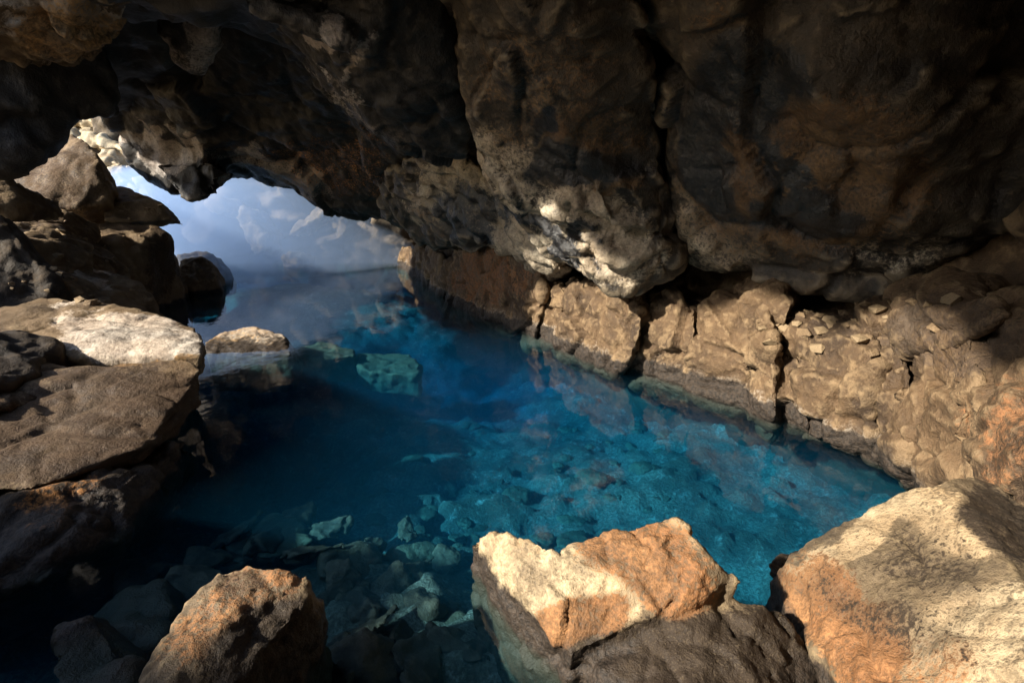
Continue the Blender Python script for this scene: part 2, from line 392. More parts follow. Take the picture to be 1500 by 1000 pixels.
solid('shading_bank', strip([(-3.4, -2.8, 2.6), (-3.2, -.5, 1.7), (-3.15, .8, 1.55), (-3.3, 1.75, 1.3), (-3.7, 2.5, .5), (-4.7, 3.5, 1.2), (-5.5, 4.6, 1.15), (-6.6, 5.8, 1.1), (-7.4, 6.8, 1.0), (-8.2, 8.6, 1.2), (-8.8, 9.6, .8)], -2, 1, 1.6, side=-1), .08, MAT_DARK, kind='structure', low=(.2, 1.0), fac=(.14, .5))  # unseen left bank, heights shaped to shade the near pool
solid('fissure_wall', strip([(-18, 13.5, 6.2), (-13, 15.3, 6.4), (-10, 14.6, 5.6), (-7.4, 14.2, 4.6), (-5, 14.4, 3.6), (-2.2, 13.6, 3.4), (1, 13.0, 3.4)], -3, 4, 1.6, side=-1), .09, MAT_FAR, kind='structure', low=(.45, 1.5), fac=(.5, 1.1), crack=.08, stretch=(1, 1, 1.5))
# pool bed
st = .055; xs = np.arange(-10.5, 4.6, st); ys = np.arange(-4.2, 14.6, st); X, Y = np.meshgrid(xs, ys)
q = np.stack([X.ravel(), Y.ravel(), X.ravel()*0], 1)
def g2(cx, cy, rx, ry, ang=0):
    c, s = math.cos(ang), math.sin(ang); u = ((X-cx)*c+(Y-cy)*s)/rx; v = (-(X-cx)*s+(Y-cy)*c)/ry
    return np.exp(-(u*u+v*v))
zb = -.72-.7*g2(-.9, 7.6, 1.3, 1.5)-.5*g2(-2.3, 5.0, .9, 1.0)+.52*g2(-4.2, 10.8, 2.6, 1.7)+.30*g2(-1.0, 2.5, 1.0, .8)+.25*g2(.3, 2.2, 1.3, .5)
f1, c1 = facet(q/.55, 41); f2, c2 = facet(q/.22, 42)
zb = zb+(.10*fbm(q/1.1, 4, 40)+.05*f1+.06*f2-.02*(1-c1)-.02*(1-c2)+.02*fbm(q/.12, 3, 43)).reshape(X.shape)
zb = np.minimum(zb, -.12)
V = np.stack([X.ravel(), Y.ravel(), zb.ravel()], 1); nx = len(xs); ny = len(ys)
I = (np.arange(ny-1)[:, None]*nx+np.arange(nx-1)[None]).ravel(); Fq = np.stack([I, I+1, I+nx+1, I+nx], 1)
me = bpy.data.meshes.new('pool_bed'); me.from_pydata(V.tolist(), [], Fq.tolist()); me.polygons.foreach_set('use_smooth', np.ones(len(me.polygons), bool))
me.materials.append(MAT_BED); ob = bpy.data.objects.new('pool_bed', me); COL.objects.link(ob); tag(ob, kind='structure')
def bed_z(x, y):
    i = int(np.clip((x-xs[0])/st, 0, nx-1)); j = int(np.clip((y-ys[0])/st, 0, ny-1)); return zb[j, i]
bm = bmesh.new(); bmesh.ops.create_cube(bm, size=1)
for v in bm.verts: v.co = Vector((-10.4 if v.co.x < 0 else 4.5, -4.1 if v.co.y < 0 else 14.5, -3.4 if v.co.z < 0 else 0))
me = bpy.data.meshes.new('pool_water'); bm.to_mesh(me); bm.free(); me.materials.append(MAT_WATER)
ob = bpy.data.objects.new('pool_water', me); COL.objects.link(ob); tag(ob, kind='structure')

# ------------------------------------------------------------------ rock masses of the ceiling and right wall
CE = dict(sm=1, low=(.04, 1.2), fac=(.12, .8), crack=.03, fine=(.006, .07), crease=(.10, 1.3), fac2=.3)
# A: long bulge over the right half
A_out = [(926, -220), (938, 40), (968, 140), (974, 250), (988, 330), (1008, 380), (1078, 396), (1110, 388), (1170, 398), (1250, 400), (1320, 392), (1420, 352), (1520, 330), (1700, 330), (1850, 100), (1750, -250), (1300, -320)]
A_dep = [(950, -150, 2.9), (960, 60, 3.6), (985, 250, 4.3), (1020, 380, 4.75), (1100, 390, 4.45), (1200, 300, 3.7), (1200, 100, 3.0), (1200, -150, 2.5), (1330, 390, 3.95), (1430, 350, 3.6), (1400, 150, 3.0), (1500, 330, 3.4), (1700, 300, 3.1), (1700, 0, 2.8), (1100, 200, 3.6), (1310, 240, 3.2)]
def paintA(x, y, co):
    r = blob(x, y, 1040, 330, 60, 80, -40)*.55+blob(x, y, 1380, 380, 140, 22, -8)*.45
    gq = blob(x, y, 1180, 260, 190, 130)*.75+blob(x, y, 1060, 120, 50, 160)*.4
    b = blob(x, y, 1040, 240, 40, 110, -25)*.9+blob(x, y, 1090, 120, 80, 90)*.8+blob(x, y, 1130, 220, 10, 60, -20)*1.2+blob(x, y, 1165, 250, 8, 60, -15)*1.2+blob(x, y, 1190, 330, 90, 30)*.9
    rx, ry = to_px(co); rx = rx+5*np.sin(ry*.11)                       # black drip stains
    for cx, y0, y1 in ((1108, 200, 270), (1122, 205, 300), (1130, 215, 315), (1158, 225, 310), (1170, 235, 305), (1182, 240, 290)):
        b = np.maximum(b, 1.3*np.clip(1.6-np.abs(rx-cx-.18*(ry-y0))/3.5, 0, 1)*((ry > y0) & (ry < y1)))
    return np.stack([r, gq, b], 1)
fA = tps(A_dep)
ribsA = [tube([P(x, y, float(fA(np.array([x]), np.array([y]))[0])+.05) for x, y in pl], rr) for pl, rr in (
    ([(1010, 300), (1035, 345), (1076, 392)], [.10, .12, .07]), ([(1100, 402), (1200, 412), (1300, 418), (1325, 436)], [.05, .10, .11, .06]), ([(1310, 250), (1300, 300), (1325, 330)], [.06, .08, .05]), ([(1310, 396), (1360, 372), (1420, 352)], [.06, .1, .06]))]
solid('rock_bulge', [lump(A_out, fA, 1.2, .12, center=(1280, 60), pw=16, rings=40)]+ribsA, .032, MAT_CEIL, parent=rwall, paint=paintA, **CE)
# B: central bulge with folded glazed lower edge
B_out = [(640, -220), (655, 0), (668, 90), (684, 180), (697, 235), (735, 290), (770, 330), (800, 362), (850, 395), (900, 420), (925, 428), (955, 415), (996, 388), (1000, 372), (992, 330), (978, 250), (972, 160), (944, 60), (928, -220)]
B_dep = [(650, -100, 3.6), (670, 80, 4.1), (700, 240, 4.9), (780, 340, 5.3), (925, 425, 5.0), (985, 380, 4.8), (970, 200, 4.2), (940, 0, 3.3), (800, 0, 3.2), (820, 150, 3.9), (850, 250, 4.3), (900, 330, 4.55), (800, -150, 2.8)]
fB = tps(B_dep)
def onB(pl, o=0.): return [P(x, y, float(fB(np.array([x]), np.array([y]))[0])+o) for x, y in pl]
ribsB = [tube(onB(pl, o), r) for pl, r, o in (
    ([(700, 240), (740, 268), (790, 300), (830, 350), (870, 385), (925, 420)], [.07, .08, .09, .1, .09, .06], .04),
    ([(830, 285), (818, 310), (835, 345), (860, 375)], [.05, .06, .07, .05], .0), ([(832, 282), (860, 305), (890, 325)], [.03, .04, .03], 0.),
    ([(872, 270), (885, 300), (897, 322), (925, 328)], [.04, .045, .04, .03], 0.), ([(905, 258), (925, 280), (945, 315), (955, 335)], [.04, .05, .05, .04], .02),
    ([(880, 345), (885, 370), (915, 378), (945, 365), (955, 340), (935, 325), (910, 350)], [.05, .07, .09, .09, .07, .05, .04], -.02),
    ([(960, 330), (975, 350), (990, 385)], [.07, .08, .05], .02), ([(800, 362), (850, 395), (905, 420)], [.04, .06, .05], .0))]
def paintB(x, y, co):
    r = blob(x, y, 860, 340, 85, 80)*.85+blob(x, y, 740, 235, 60, 50, 30)*.7+blob(x, y, 800, 330, 110, 16, 42)*.8+blob(x, y, 930, 385, 70, 30)*.6  # cream folds, with pale highlights painted in
    gq = blob(x, y, 800, 120, 120, 90)*.35+blob(x, y, 870, 200, 70, 40)*.5+blob(x, y, 910, 270, 50, 20)*.6
    b = blob(x, y, 860, 250, 90, 30)*.9+blob(x, y, 800, 340, 100, 12, 45)*.9+blob(x, y, 850, 340, 18, 28)*1.1+blob(x, y, 795, 190, 18, 25)*1.0
    return np.stack([r, gq, b], 1)
solid('rock_bulge', [lump(B_out, fB, 1.2, .12, center=(820, 130), pw=16, rings=40)]+ribsB, .028, MAT_CEIL, parent=rwall, paint=paintB, sm=1, low=(.03, 1.), fac=(.075, .55), crack=.025, fine=(.006, .06), crease=(.09, 1.0), fac2=.3, flow=(.075, .22, P(925, 420, 5.)-P(740, 268, 5.05), P(840, 330, 4.8), (.9, 1.2, .65)))
# B2: skirt behind it, running down to the far shore
B2_out = [(560, 250), (600, 225), (680, 225), (740, 270), (800, 340), (845, 398), (800, 405), (740, 372), (690, 362), (640, 366), (612, 352), (590, 330), (560, 320)]
def paintB2(x, y, co):
    return np.stack([blob(x, y, 780, 350, 90, 40, 45)*1.1+blob(x, y, 665, 270, 50, 70, 40)*.95+blob(x, y, 710, 325, 80, 16, 40), blob(x, y, 640, 330, 60, 30)*.3, blob(x, y, 690, 310, 60, 40)*.8], 1)  # pale zone also carries painted highlights
solid('rock_bulge', lump(B2_out, [(590, 240, 7.0), (600, 330, 8.6), (640, 360, 8.2), (700, 240, 5.9), (720, 330, 6.6), (800, 390, 5.9), (840, 395, 5.5)], 1.2, .3, center=(700, 310)), .035, MAT_CEIL, parent=rwall, paint=paintB2, sm=1, low=(.04, .9), fac=(.08, .6), crack=.025, crease=(.08, .9), fac2=.3, flow=(.09, .25, P(840, 400, 5.5)-P(640, 250, 6.3), P(700, 310, 6.5), (2, 2, 1.5)))
# C: dark hanging block
C_out = [(250, -240), (325, -10), (385, 35), (435, 78), (490, 140), (520, 172), (575, 222), (598, 236), (640, 243), (692, 236), (690, 200), (676, 110), (668, 20), (665, -240)]
def paintC(x, y, co):
    return np.stack([blob(x, y, 470, 44, 22, 26, -30)*1.1+blob(x, y, 520, 85, 50, 9, -45)*.8+blob(x, y, 565, 205, 24, 40, -40)*.7+blob(x, y, 500, 140, 60, 9, 45)*.5, 0*x, blob(x, y, 600, 170, 60, 90)*.7], 1)
solid('rock_overhang', [lump(C_out, [(320, -20, 4.2), (430, 80, 4.7), (520, 170, 5.1), (600, 235, 5.4), (690, 220, 5.1), (670, 0, 4.0), (500, -100, 3.4), (520, 60, 4.1), (600, 150, 4.6)], 1.0, .22, center=(540, 40), pw=8)]+
      [tube([P(360, 5, 3.95), P(440, 30, 4.0), P(520, 60, 4.02)], [.12, .14, .1])], .032, MAT_VAULT, parent=ceiling, paint=paintC, sm=1, low=(.04, 1.), fac=(.10, .7), crack=.03, crease=(.09, 1.1), fac2=.3)
# D: vault over the far pool
D_out = [(100, -60), (130, 60), (150, 140), (172, 185), (190, 228), (222, 258), (262, 285), (280, 291), (292, 284), (318, 278), (345, 262), (372, 262), (430, 275), (470, 296), (520, 318), (560, 324), (610, 330), (700, 330), (720, 200), (600, 60), (480, -60)]
D_dep = [(110, -40, 6.2), (150, 100, 7.4), (190, 225, 8.8), (280, 285, 8.6), (345, 262, 9.2), (430, 272, 9.3), (520, 315, 9.2), (610, 325, 8.9), (700, 300, 7.2), (600, 180, 6.4), (450, 180, 7.2), (300, 100, 6.6), (450, 30, 5.6), (300, 200, 8.0), (240, 235, 8.7), (300, 0, 5.6)]
fD = tps(D_dep)
def paintD(x, y, co):
    return np.stack([blob(x, y, 235, 215, 70, 26, 10)*.9+blob(x, y, 380, 250, 70, 20, 12)*.75+blob(x, y, 440, 270, 60, 12, 20)*.6, blob(x, y, 480, 240, 100, 50)*.3, blob(x, y, 290, 265, 50, 22)*1.2], 1)  # pale zone paints the glow of the mist on the vault's underside
solid('rock_vault', [lump(D_out, fD, .6, .3, center=(380, 150), pw=7)]+[hull([P(x, y, t) for x, y, t in ((222, 240, 8.4), (300, 228, 8.2), (348, 256, 8.4), (280, 296, 8.2), (318, 284, 8.2), (250, 280, 8.3), (260, 240, 9), (340, 255, 9.2), (285, 285, 9))])], .038, MAT_VAULT, parent=ceiling, sm=1, paint=paintD, low=(.05, 1.4), fac=(.14, 1.1), crack=.03, crease=(.12, 1.8), fac2=.3)
# E: left ceiling blocks and the wall left of the gap, F: tooth
E_out = [(-70, -200), (-70, 240), (-40, 262), (20, 255), (60, 225), (92, 192), (90, 178), (108, 156), (150, 165), (175, 185), (170, 120), (150, 60), (180, -60), (100, -220)]
solid('rock_overhang', lump(E_out, [(-60, 0, 4.9), (0, 100, 5.1), (90, 180, 5.6), (0, 250, 5.2), (150, 120, 5.7), (100, 0, 5.2), (-60, 250, 5.1), (150, -100, 4.8)], .5, .2, center=(30, 60)), .045, MAT_VAULT, parent=ceiling, low=(.12, 1.0), fac=(.10, .6))
def paintE(x, y, co): return np.stack([blob(x, y, 90, 15, 110, 16, -4)*.8+blob(x, y, 100, 75, 50, 22)*.5+blob(x, y, 5, 50, 25, 9)*.8, blob(x, y, 110, 45, 90, 50)*.6, 0*x], 1)
solid('rock_overhang', [hull([P(x, y, t) for x, y, t in ((-60, -60, 3.9), (205, -60, 4.3), (190, 5, 4.5), (182, 30, 4.6), (178, 48, 4.7), (130, 60, 4.6), (118, 88, 4.9), (75, 96, 5.0), (60, 70, 4.6), (-60, 70, 4.5), (-60, 0, 5.6), (190, 0, 5.6), (90, 85, 5.8), (60, -60, 3.8))]),
      hull([P(x, y, t) for x, y, t in ((-60, 40, 4.2), (18, 24, 4.4), (16, 46, 4.4), (-60, 66, 4.3), (-60, 40, 5), (10, 40, 5))])], .03, MAT_LEFT, parent=ceiling, paint=paintE, sm=2, low=(.08, .6), fac=(.10, .35), crack=.03)
def paintF(x, y, co): return np.stack([blob(x, y, 285, 40, 42, 70)*.8, 0*x, blob(x, y, 235, 60, 18, 70)*.6], 1)
solid('rock_overhang', hull([P(x, y, t) for x, y, t in ((215, -60, 4.9), (345, -60, 4.7), (330, 8, 5.0), (312, 45, 5.3), (288, 98, 5.6), (272, 96, 5.6), (252, 40, 5.2), (245, 0, 5.0), (225, 0, 6.2), (330, 0, 6.2), (280, 80, 6.4))]), .03, MAT_VAULT, parent=ceiling, paint=paintF, sm=3, low=(.08, .6), fac=(.05, .35))

# ------------------------------------------------------------------ right shore blocks (one by one)
GB = [
 ([(578, 392), (590, 362), (625, 358), (648, 372), (650, 425), (622, 425), (600, 410)], -.05),
 ([(640, 440), (642, 400), (665, 372), (710, 358), (760, 360), (790, 378), (792, 440), (782, 485), (740, 480), (690, 466), (650, 452)], -.25),
 ([(778, 490), (780, 440), (795, 405), (826, 410), (828, 450), (818, 500)], -.1),
 ([(820, 508), (822, 440), (840, 402), (880, 405), (905, 430), (900, 470), (885, 530), (850, 522)], -.22),
 ([(872, 528), (878, 470), (900, 436), (925, 434), (942, 462), (938, 500), (918, 522), (900, 545)], -.36),
 ([(905, 540), (930, 470), (955, 430), (1000, 425), (1022, 440), (1020, 520), (1012, 575), (960, 558)], -.12),
 ([(1010, 572), (1015, 500), (1020, 435), (1060, 428), (1100, 438), (1105, 520), (1108, 600), (1060, 590)], -.16),
 ([(1095, 598), (1098, 520), (1105, 460), (1122, 440), (1136, 470), (1140, 540), (1140, 612), (1115, 606)], -.28),
 ([(1130, 610), (1134, 540), (1138, 480), (1160, 468), (1185, 478), (1186, 560), (1188, 630), (1150, 620)], -.15),
 ([(1178, 628), (1180, 560), (1182, 500), (1220, 482), (1275, 488), (1288, 520), (1286, 590), (1282, 655), (1230, 645)], -.24),
 ([(1276, 652), (1282, 580), (1286, 510), (1310, 498), (1332, 510), (1336, 600), (1338, 675), (1300, 665)], -.28),
 ([(1326, 690), (1328, 600), (1330, 500), (1365, 470), (1420, 480), (1440, 540), (1425, 620), (1432, 690), (1400, 705), (1350, 710)], -.40),
 ([(1425, 660), (1440, 610), (1475, 575), (1540, 560), (1600, 640), (1580, 740), (1480, 740), (1435, 700)], -.62),
 ([(1420, 560), (1400, 490), (1440, 450), (1520, 420), (1650, 430), (1650, 580), (1500, 590)], -.30),
 ([(1085, 470), (1080, 425), (1100, 405), (1140, 412), (1165, 440), (1150, 480), (1115, 485)], -.08),
 ([(1150, 500), (1160, 458), (1220, 452), (1320, 455), (1340, 490), (1320, 520), (1220, 510)], -.02),
 ([(1300, 470), (1320, 430), (1380, 415), (1450, 420), (1480, 460), (1400, 500), (1330, 500)], -.20)]
for i, (ol, off) in enumerate(GB):
    ol = np.array(ol, float); cy = ol[:, 1].mean(); top = ol[:, 1].min(); bot = ol[:, 1].max()
    fn = (lambda o, tp, bt: lambda x, y: wall(x, y)+o+.22*np.clip((bt-y)/(bt-tp), 0, 1)**2)(off, top, bot)
    ol[:, 0] = ol[:, 0].mean()+(ol[:, 0]-ol[:, 0].mean())*1.07
    o2 = ol.copy(); c = ol.mean(0); low_m = o2[:, 1] > c[1]+.3*(bot-c[1]); o2[low_m, 1] += 16   # foot goes under water
    solid('rock_block', lump(o2, fn, .7, .14, n=64, rings=16, pw=9), .018 if i else .035, MAT_BAND, parent=rwall, sm=0, low=(.04, .7), fac=(.085, .5), crack=.03, fine=(.006, .05), crease=(.05, .7), fac2=.28, stretch=(1, 1, 1.3),
          paint=lambda x, y, co: np.stack([0*x, blob(x, y, 720, 400, 60, 40)*.6+blob(x, y, 1480, 640, 60, 80)*.5, blob(x, y, 1400, 480, 110, 60)*.6], 1))

# ------------------------------------------------------------------ boulders (things)
def bould(name, label, pts, mat, back=(0, .5, -.35), vox=.024, cat='boulder', extra=None, foot=None, **kw):
    """pts (px,py,t); the body goes on behind and below them"""
    fr = [P(x, y, t) for x, y, t in pts]; al = fr+[np.array(q)+np.array(back) for q in fr]
    if foot is not None: al += [np.array([q[0], q[1]+.1, foot]) for q in fr]
    kw.setdefault('low', (.035, .5)); kw.setdefault('fac', (.022, .35)); kw.setdefault('crack', .01); kw.setdefault('crease', (.05, .5)); kw.setdefault('fine', (.006, .07))
    kw.setdefault('sm', 0)
    return solid(name, [hull(al)]+(extra or []), vox, mat, label=label, cat=cat, **kw)
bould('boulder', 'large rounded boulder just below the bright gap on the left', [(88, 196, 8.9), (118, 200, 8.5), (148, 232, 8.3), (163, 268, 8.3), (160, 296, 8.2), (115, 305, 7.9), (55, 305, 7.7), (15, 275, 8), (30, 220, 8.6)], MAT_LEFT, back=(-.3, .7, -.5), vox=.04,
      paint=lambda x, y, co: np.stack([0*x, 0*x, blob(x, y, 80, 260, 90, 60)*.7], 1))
bould('boulder', 'wedge shaped brown boulder pointing right at the mist', [(150, 280, 8.6), (165, 270, 8.8), (205, 284, 8.7), (236, 305, 8.7), (251, 323, 8.7), (165, 327, 8.3), (150, 322, 8.2)], MAT_LEFT, back=(-.1, .5, -.1), vox=.03)
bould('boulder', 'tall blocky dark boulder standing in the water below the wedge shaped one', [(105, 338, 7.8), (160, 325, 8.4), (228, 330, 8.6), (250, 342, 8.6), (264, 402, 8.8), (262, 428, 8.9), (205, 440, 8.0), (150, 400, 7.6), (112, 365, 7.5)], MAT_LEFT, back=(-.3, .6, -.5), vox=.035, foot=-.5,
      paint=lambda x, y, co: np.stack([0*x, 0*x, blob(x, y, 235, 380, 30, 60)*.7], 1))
bould('boulder', 'small flat topped pale boulder at the left edge', [(-40, 262, 6.3), (0, 258, 6.5), (35, 275, 6.7), (43, 297, 6.6), (0, 302, 6.3), (-40, 300, 6.1)], MAT_LEFT, back=(.1, .4, -.2))
bould('boulder', 'pale boulder beneath the large rounded boulder', [(12, 325, 6.8), (30, 315, 7.2), (98, 308, 7.5), (100, 330, 7.4), (92, 345, 7.1), (28, 345, 6.7)], MAT_LEFT, back=(.1, .4, -.2))
bould('boulder', 'small pale wedge among the stacked boulders on the left', [(22, 345, 6.1), (48, 335, 6.5), (82, 338, 6.5), (84, 352, 6.3), (82, 400, 6.2), (40, 372, 5.9), (28, 360, 5.9)], MAT_LEFT, back=(.1, .4, -.2))
bould('boulder', 'brown boulder filling the gap above the rough lit boulder', [(80, 345, 6.9), (105, 340, 7.3), (135, 370, 7.3), (150, 400, 7.0), (110, 405, 6.7), (80, 400, 6.6)], MAT_LEFT, back=(.1, .4, -.2))
bould('boulder', 'rough lit boulder with flat sunlit top behind the slab', [(84, 392, 6.4), (110, 388, 6.8), (165, 396, 7.1), (195, 412, 7.0), (226, 438, 6.9), (226, 470, 6.7), (180, 462, 6.2), (84, 440, 5.8), (84, 410, 5.9)], MAT_LEFT, back=(-.2, .6, -.6), foot=-.3,
      paint=lambda x, y, co: np.stack([blob(x, y, 120, 394, 60, 12)*.9, 0*x, 0*x], 1))  # top painted paler to stand in for sunlight
bould('boulder', 'large shadowed boulder at the left edge above the slab', [(-80, 310, 5.5), (0, 315, 5.7), (24, 332, 5.8), (36, 372, 5.8), (84, 398, 5.9), (86, 430, 5.7), (30, 455, 5.5), (-80, 470, 5.2)], MAT_DARK, back=(-.3, .6, -.5))
bould('boulder', 'small pale boulder at the waterline by the misty far shore', [(262, 380, 9.6), (300, 376, 9.7), (312, 386, 9.7), (316, 405, 9.6), (300, 418, 9.5), (265, 418, 9.4)], MAT_LEFT, back=(-.1, .5, -.3), foot=-.4)
bould('boulder', 'low whitish boulder behind the misty waterline boulder', [(258, 374, 10.6), (292, 366, 10.8), (312, 370, 10.8), (330, 398, 10.8), (325, 408, 10.6), (265, 408, 10.4)], MAT_FAR, back=(-.1, .6, -.3), foot=-.4)
bould('boulder', 'low pale boulder rising from the water beside the slab', [(298, 500, 6.3), (322, 488, 6.5), (355, 479, 6.7), (372, 479, 6.7), (414, 489, 6.6), (428, 508, 6.35), (425, 516, 6.15), (300, 516, 6.1)], MAT_LEFT, back=(0, .35, -.3), vox=.016, foot=-.5, low=(.015, .4), fac=(.01, .25), fine=(.004, .05), crease=(.012, .3), sm=2,
      paint=lambda x, y, co: np.stack([blob(x, y, 360, 486, 80, 22)*.9, blob(x, y, 360, 502, 60, 10)*.4, 0*x], 1))
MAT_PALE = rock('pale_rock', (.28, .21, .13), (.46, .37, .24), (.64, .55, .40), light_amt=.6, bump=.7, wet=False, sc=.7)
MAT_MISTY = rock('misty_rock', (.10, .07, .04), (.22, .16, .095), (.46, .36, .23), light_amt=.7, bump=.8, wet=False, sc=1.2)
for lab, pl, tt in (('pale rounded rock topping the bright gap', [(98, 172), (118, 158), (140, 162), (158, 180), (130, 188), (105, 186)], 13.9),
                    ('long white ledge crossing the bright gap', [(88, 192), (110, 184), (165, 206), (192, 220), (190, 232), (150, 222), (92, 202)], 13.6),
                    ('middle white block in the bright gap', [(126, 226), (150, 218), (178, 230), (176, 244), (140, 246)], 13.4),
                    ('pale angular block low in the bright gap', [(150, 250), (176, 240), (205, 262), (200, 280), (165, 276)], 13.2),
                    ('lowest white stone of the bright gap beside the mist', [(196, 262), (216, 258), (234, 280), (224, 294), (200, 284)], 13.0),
                    ('squarish sunlit rock high up behind the mist', [(302, 296), (318, 290), (338, 292), (336, 312), (318, 316), (306, 308)], 13.1),  # rocks in the mist: shapes standing in for sunlit patches of the wall
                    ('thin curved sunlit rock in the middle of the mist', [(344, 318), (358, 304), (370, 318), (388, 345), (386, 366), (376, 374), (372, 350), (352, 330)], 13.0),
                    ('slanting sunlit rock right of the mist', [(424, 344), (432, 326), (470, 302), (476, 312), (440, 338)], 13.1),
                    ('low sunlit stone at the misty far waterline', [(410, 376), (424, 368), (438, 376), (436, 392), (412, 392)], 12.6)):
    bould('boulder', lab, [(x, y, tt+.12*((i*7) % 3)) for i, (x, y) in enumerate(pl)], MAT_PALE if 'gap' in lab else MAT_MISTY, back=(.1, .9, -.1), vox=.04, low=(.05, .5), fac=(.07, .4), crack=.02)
# slab in two tiers
top = [Z(60, 436, .72), Z(130, 438, .72), Z(232, 464, .62), Z(286, 480, .56), Z(297, 500, .54), Z(296, 520, .5), Z(90, 520, .52), Z(-60, 470, .7), Z(-60, 520, .5)]
low_ = [Z(-60, 560, .5), Z(90, 540, .52), Z(280, 528, .5), Z(296, 540, .46), Z(298, 592, .26), Z(236, 618, .27), Z(214, 655, .24), Z(120, 690, .22), Z(45, 716, .22), Z(-60, 720, .25)]
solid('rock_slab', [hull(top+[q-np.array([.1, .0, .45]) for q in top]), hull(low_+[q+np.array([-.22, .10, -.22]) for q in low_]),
      hull([np.array([-2.85, 4.95, -.8]), np.array([-4.5, 5.7, -.8]), np.array([-4.5, 5.5, .25]), np.array([-2.5, 3.8, -.6]), np.array([-2.9, 4.85, .25]), np.array([-2.42, 3.75, .14]), np.array([-3.1, 2.6, -.7]), np.array([-3.0, 2.6, .12]), np.array([-4.5, 2.6, -.6]), np.array([-4.5, 4.6, .3]), np.array([-4.5, 4.5, -.6])])],  # base carried back to block a stray strip of sun on the bed
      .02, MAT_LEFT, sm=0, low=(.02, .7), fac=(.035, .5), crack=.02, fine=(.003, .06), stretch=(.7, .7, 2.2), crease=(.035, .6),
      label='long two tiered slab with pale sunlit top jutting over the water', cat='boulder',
      paint=lambda x, y, co: np.stack([blob(x, y, 190, 490, 120, 34, 4)*.95+blob(x, y, 270, 600, 40, 10, -40)*.4, blob(x, y, 190, 530, 110, 9, -3)*1.2+blob(x, y, 265, 560, 40, 30)*.4, blob(x, y, 120, 630, 230, 90, -8)*.95], 1))  # lower tier: brown rock, darkened further for part of its shade
bould('boulder', 'dark pointed boulder lying on the slab at the left edge', [(-60, 480, 3.9), (0, 483, 4.1), (40, 490, 4.2), (80, 503, 4.2), (72, 516, 4.0), (30, 560, 3.6), (-60, 575, 3.2)], MAT_DARK, back=(-.1, .3, -.2), vox=.022)
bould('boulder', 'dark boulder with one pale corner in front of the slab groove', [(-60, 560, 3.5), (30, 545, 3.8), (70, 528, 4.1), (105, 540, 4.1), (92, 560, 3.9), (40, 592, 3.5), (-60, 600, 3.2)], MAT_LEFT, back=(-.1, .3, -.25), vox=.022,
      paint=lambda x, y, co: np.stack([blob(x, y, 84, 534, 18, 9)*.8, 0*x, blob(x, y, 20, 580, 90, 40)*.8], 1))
Ub = [Z(-80, 722, .16), Z(60, 722, .15), Z(130, 700, .16), Z(215, 668, .16), Z(270, 640, .15), Z(285, 660, -.05), Z(250, 715, -.06), Z(170, 790, -.05), Z(60, 850, -.04), Z(-80, 890, -.02), Z(40, 790, .10), Z(150, 740, .10)]
solid('boulder', hull(Ub+[q+np.array([-.35, .35, -.6]) for q in Ub]), .02, MAT_DARK, label='dark rock face going down into the water under the long slab', cat='boulder', sm=0, low=(.03, .4), fac=(.05, .3), crack=.02, fine=(.004, .05), crease=(.05, .4),
      paint=lambda x, y, co: np.stack([0*x, blob(x, y, 90, 740, 90, 30, -20)*.45, 0*x], 1))
# front left
Fl = [Z(318, 836, .30), Z(362, 820, .34), Z(410, 828, .34), Z(452, 842, .30), Z(456, 872, .27), Z(300, 852, .28), Z(250, 925, .26), Z(215, 985, .26), Z(330, 945, .24), Z(190, 1060, .26), Z(300, 1060, .2)]
Fl2 = [Z(455, 875, .18), Z(470, 886, .12), Z(466, 960, .0), Z(440, 1040, -.05), Z(330, 950, .2), Z(240, 1010, .2), Z(250, 1090, .0), Z(456, 872, .2)]
dn = lambda L, d: L+[np.array([q[0]*.98, q[1]+.08, d]) for q in L]
solid('boulder', [hull(dn(Fl, -.35)), hull(dn(Fl2, -.45))], .012, MAT_FRONT, label='orange brown boulder with sloping top at the bottom left', cat='boulder', sm=2, low=(.02, .4), fac=(.014, .2), crack=.005, fine=(.005, .035),
      paint=lambda x, y, co: np.stack([0*x, blob(x, y, 350, 880, 130, 60, -35)*.55, blob(x, y, 390, 960, 110, 70, -25)*1.0+blob(x, y, 330, 850, 40, 30)*.5], 1))  # dark front face is shade painted into the colour
bould('boulder', 'dim sunken boulder left of the orange brown one', [(110, 905, 2.6), (170, 868, 2.75), (235, 850, 2.8), (255, 890, 2.65), (250, 930, 2.5), (180, 960, 2.4)], MAT_DARK, back=(0, .3, -.4), vox=.02)
bould('boulder', 'nearly black boulder in the bottom left corner', [(75, 960, 2.2), (90, 925, 2.3), (125, 908, 2.35), (170, 930, 2.3), (200, 960, 2.2), (180, 1040, 2.0), (70, 1040, 2.0)], MAT_DARK, back=(0, .3, -.4), vox=.018)
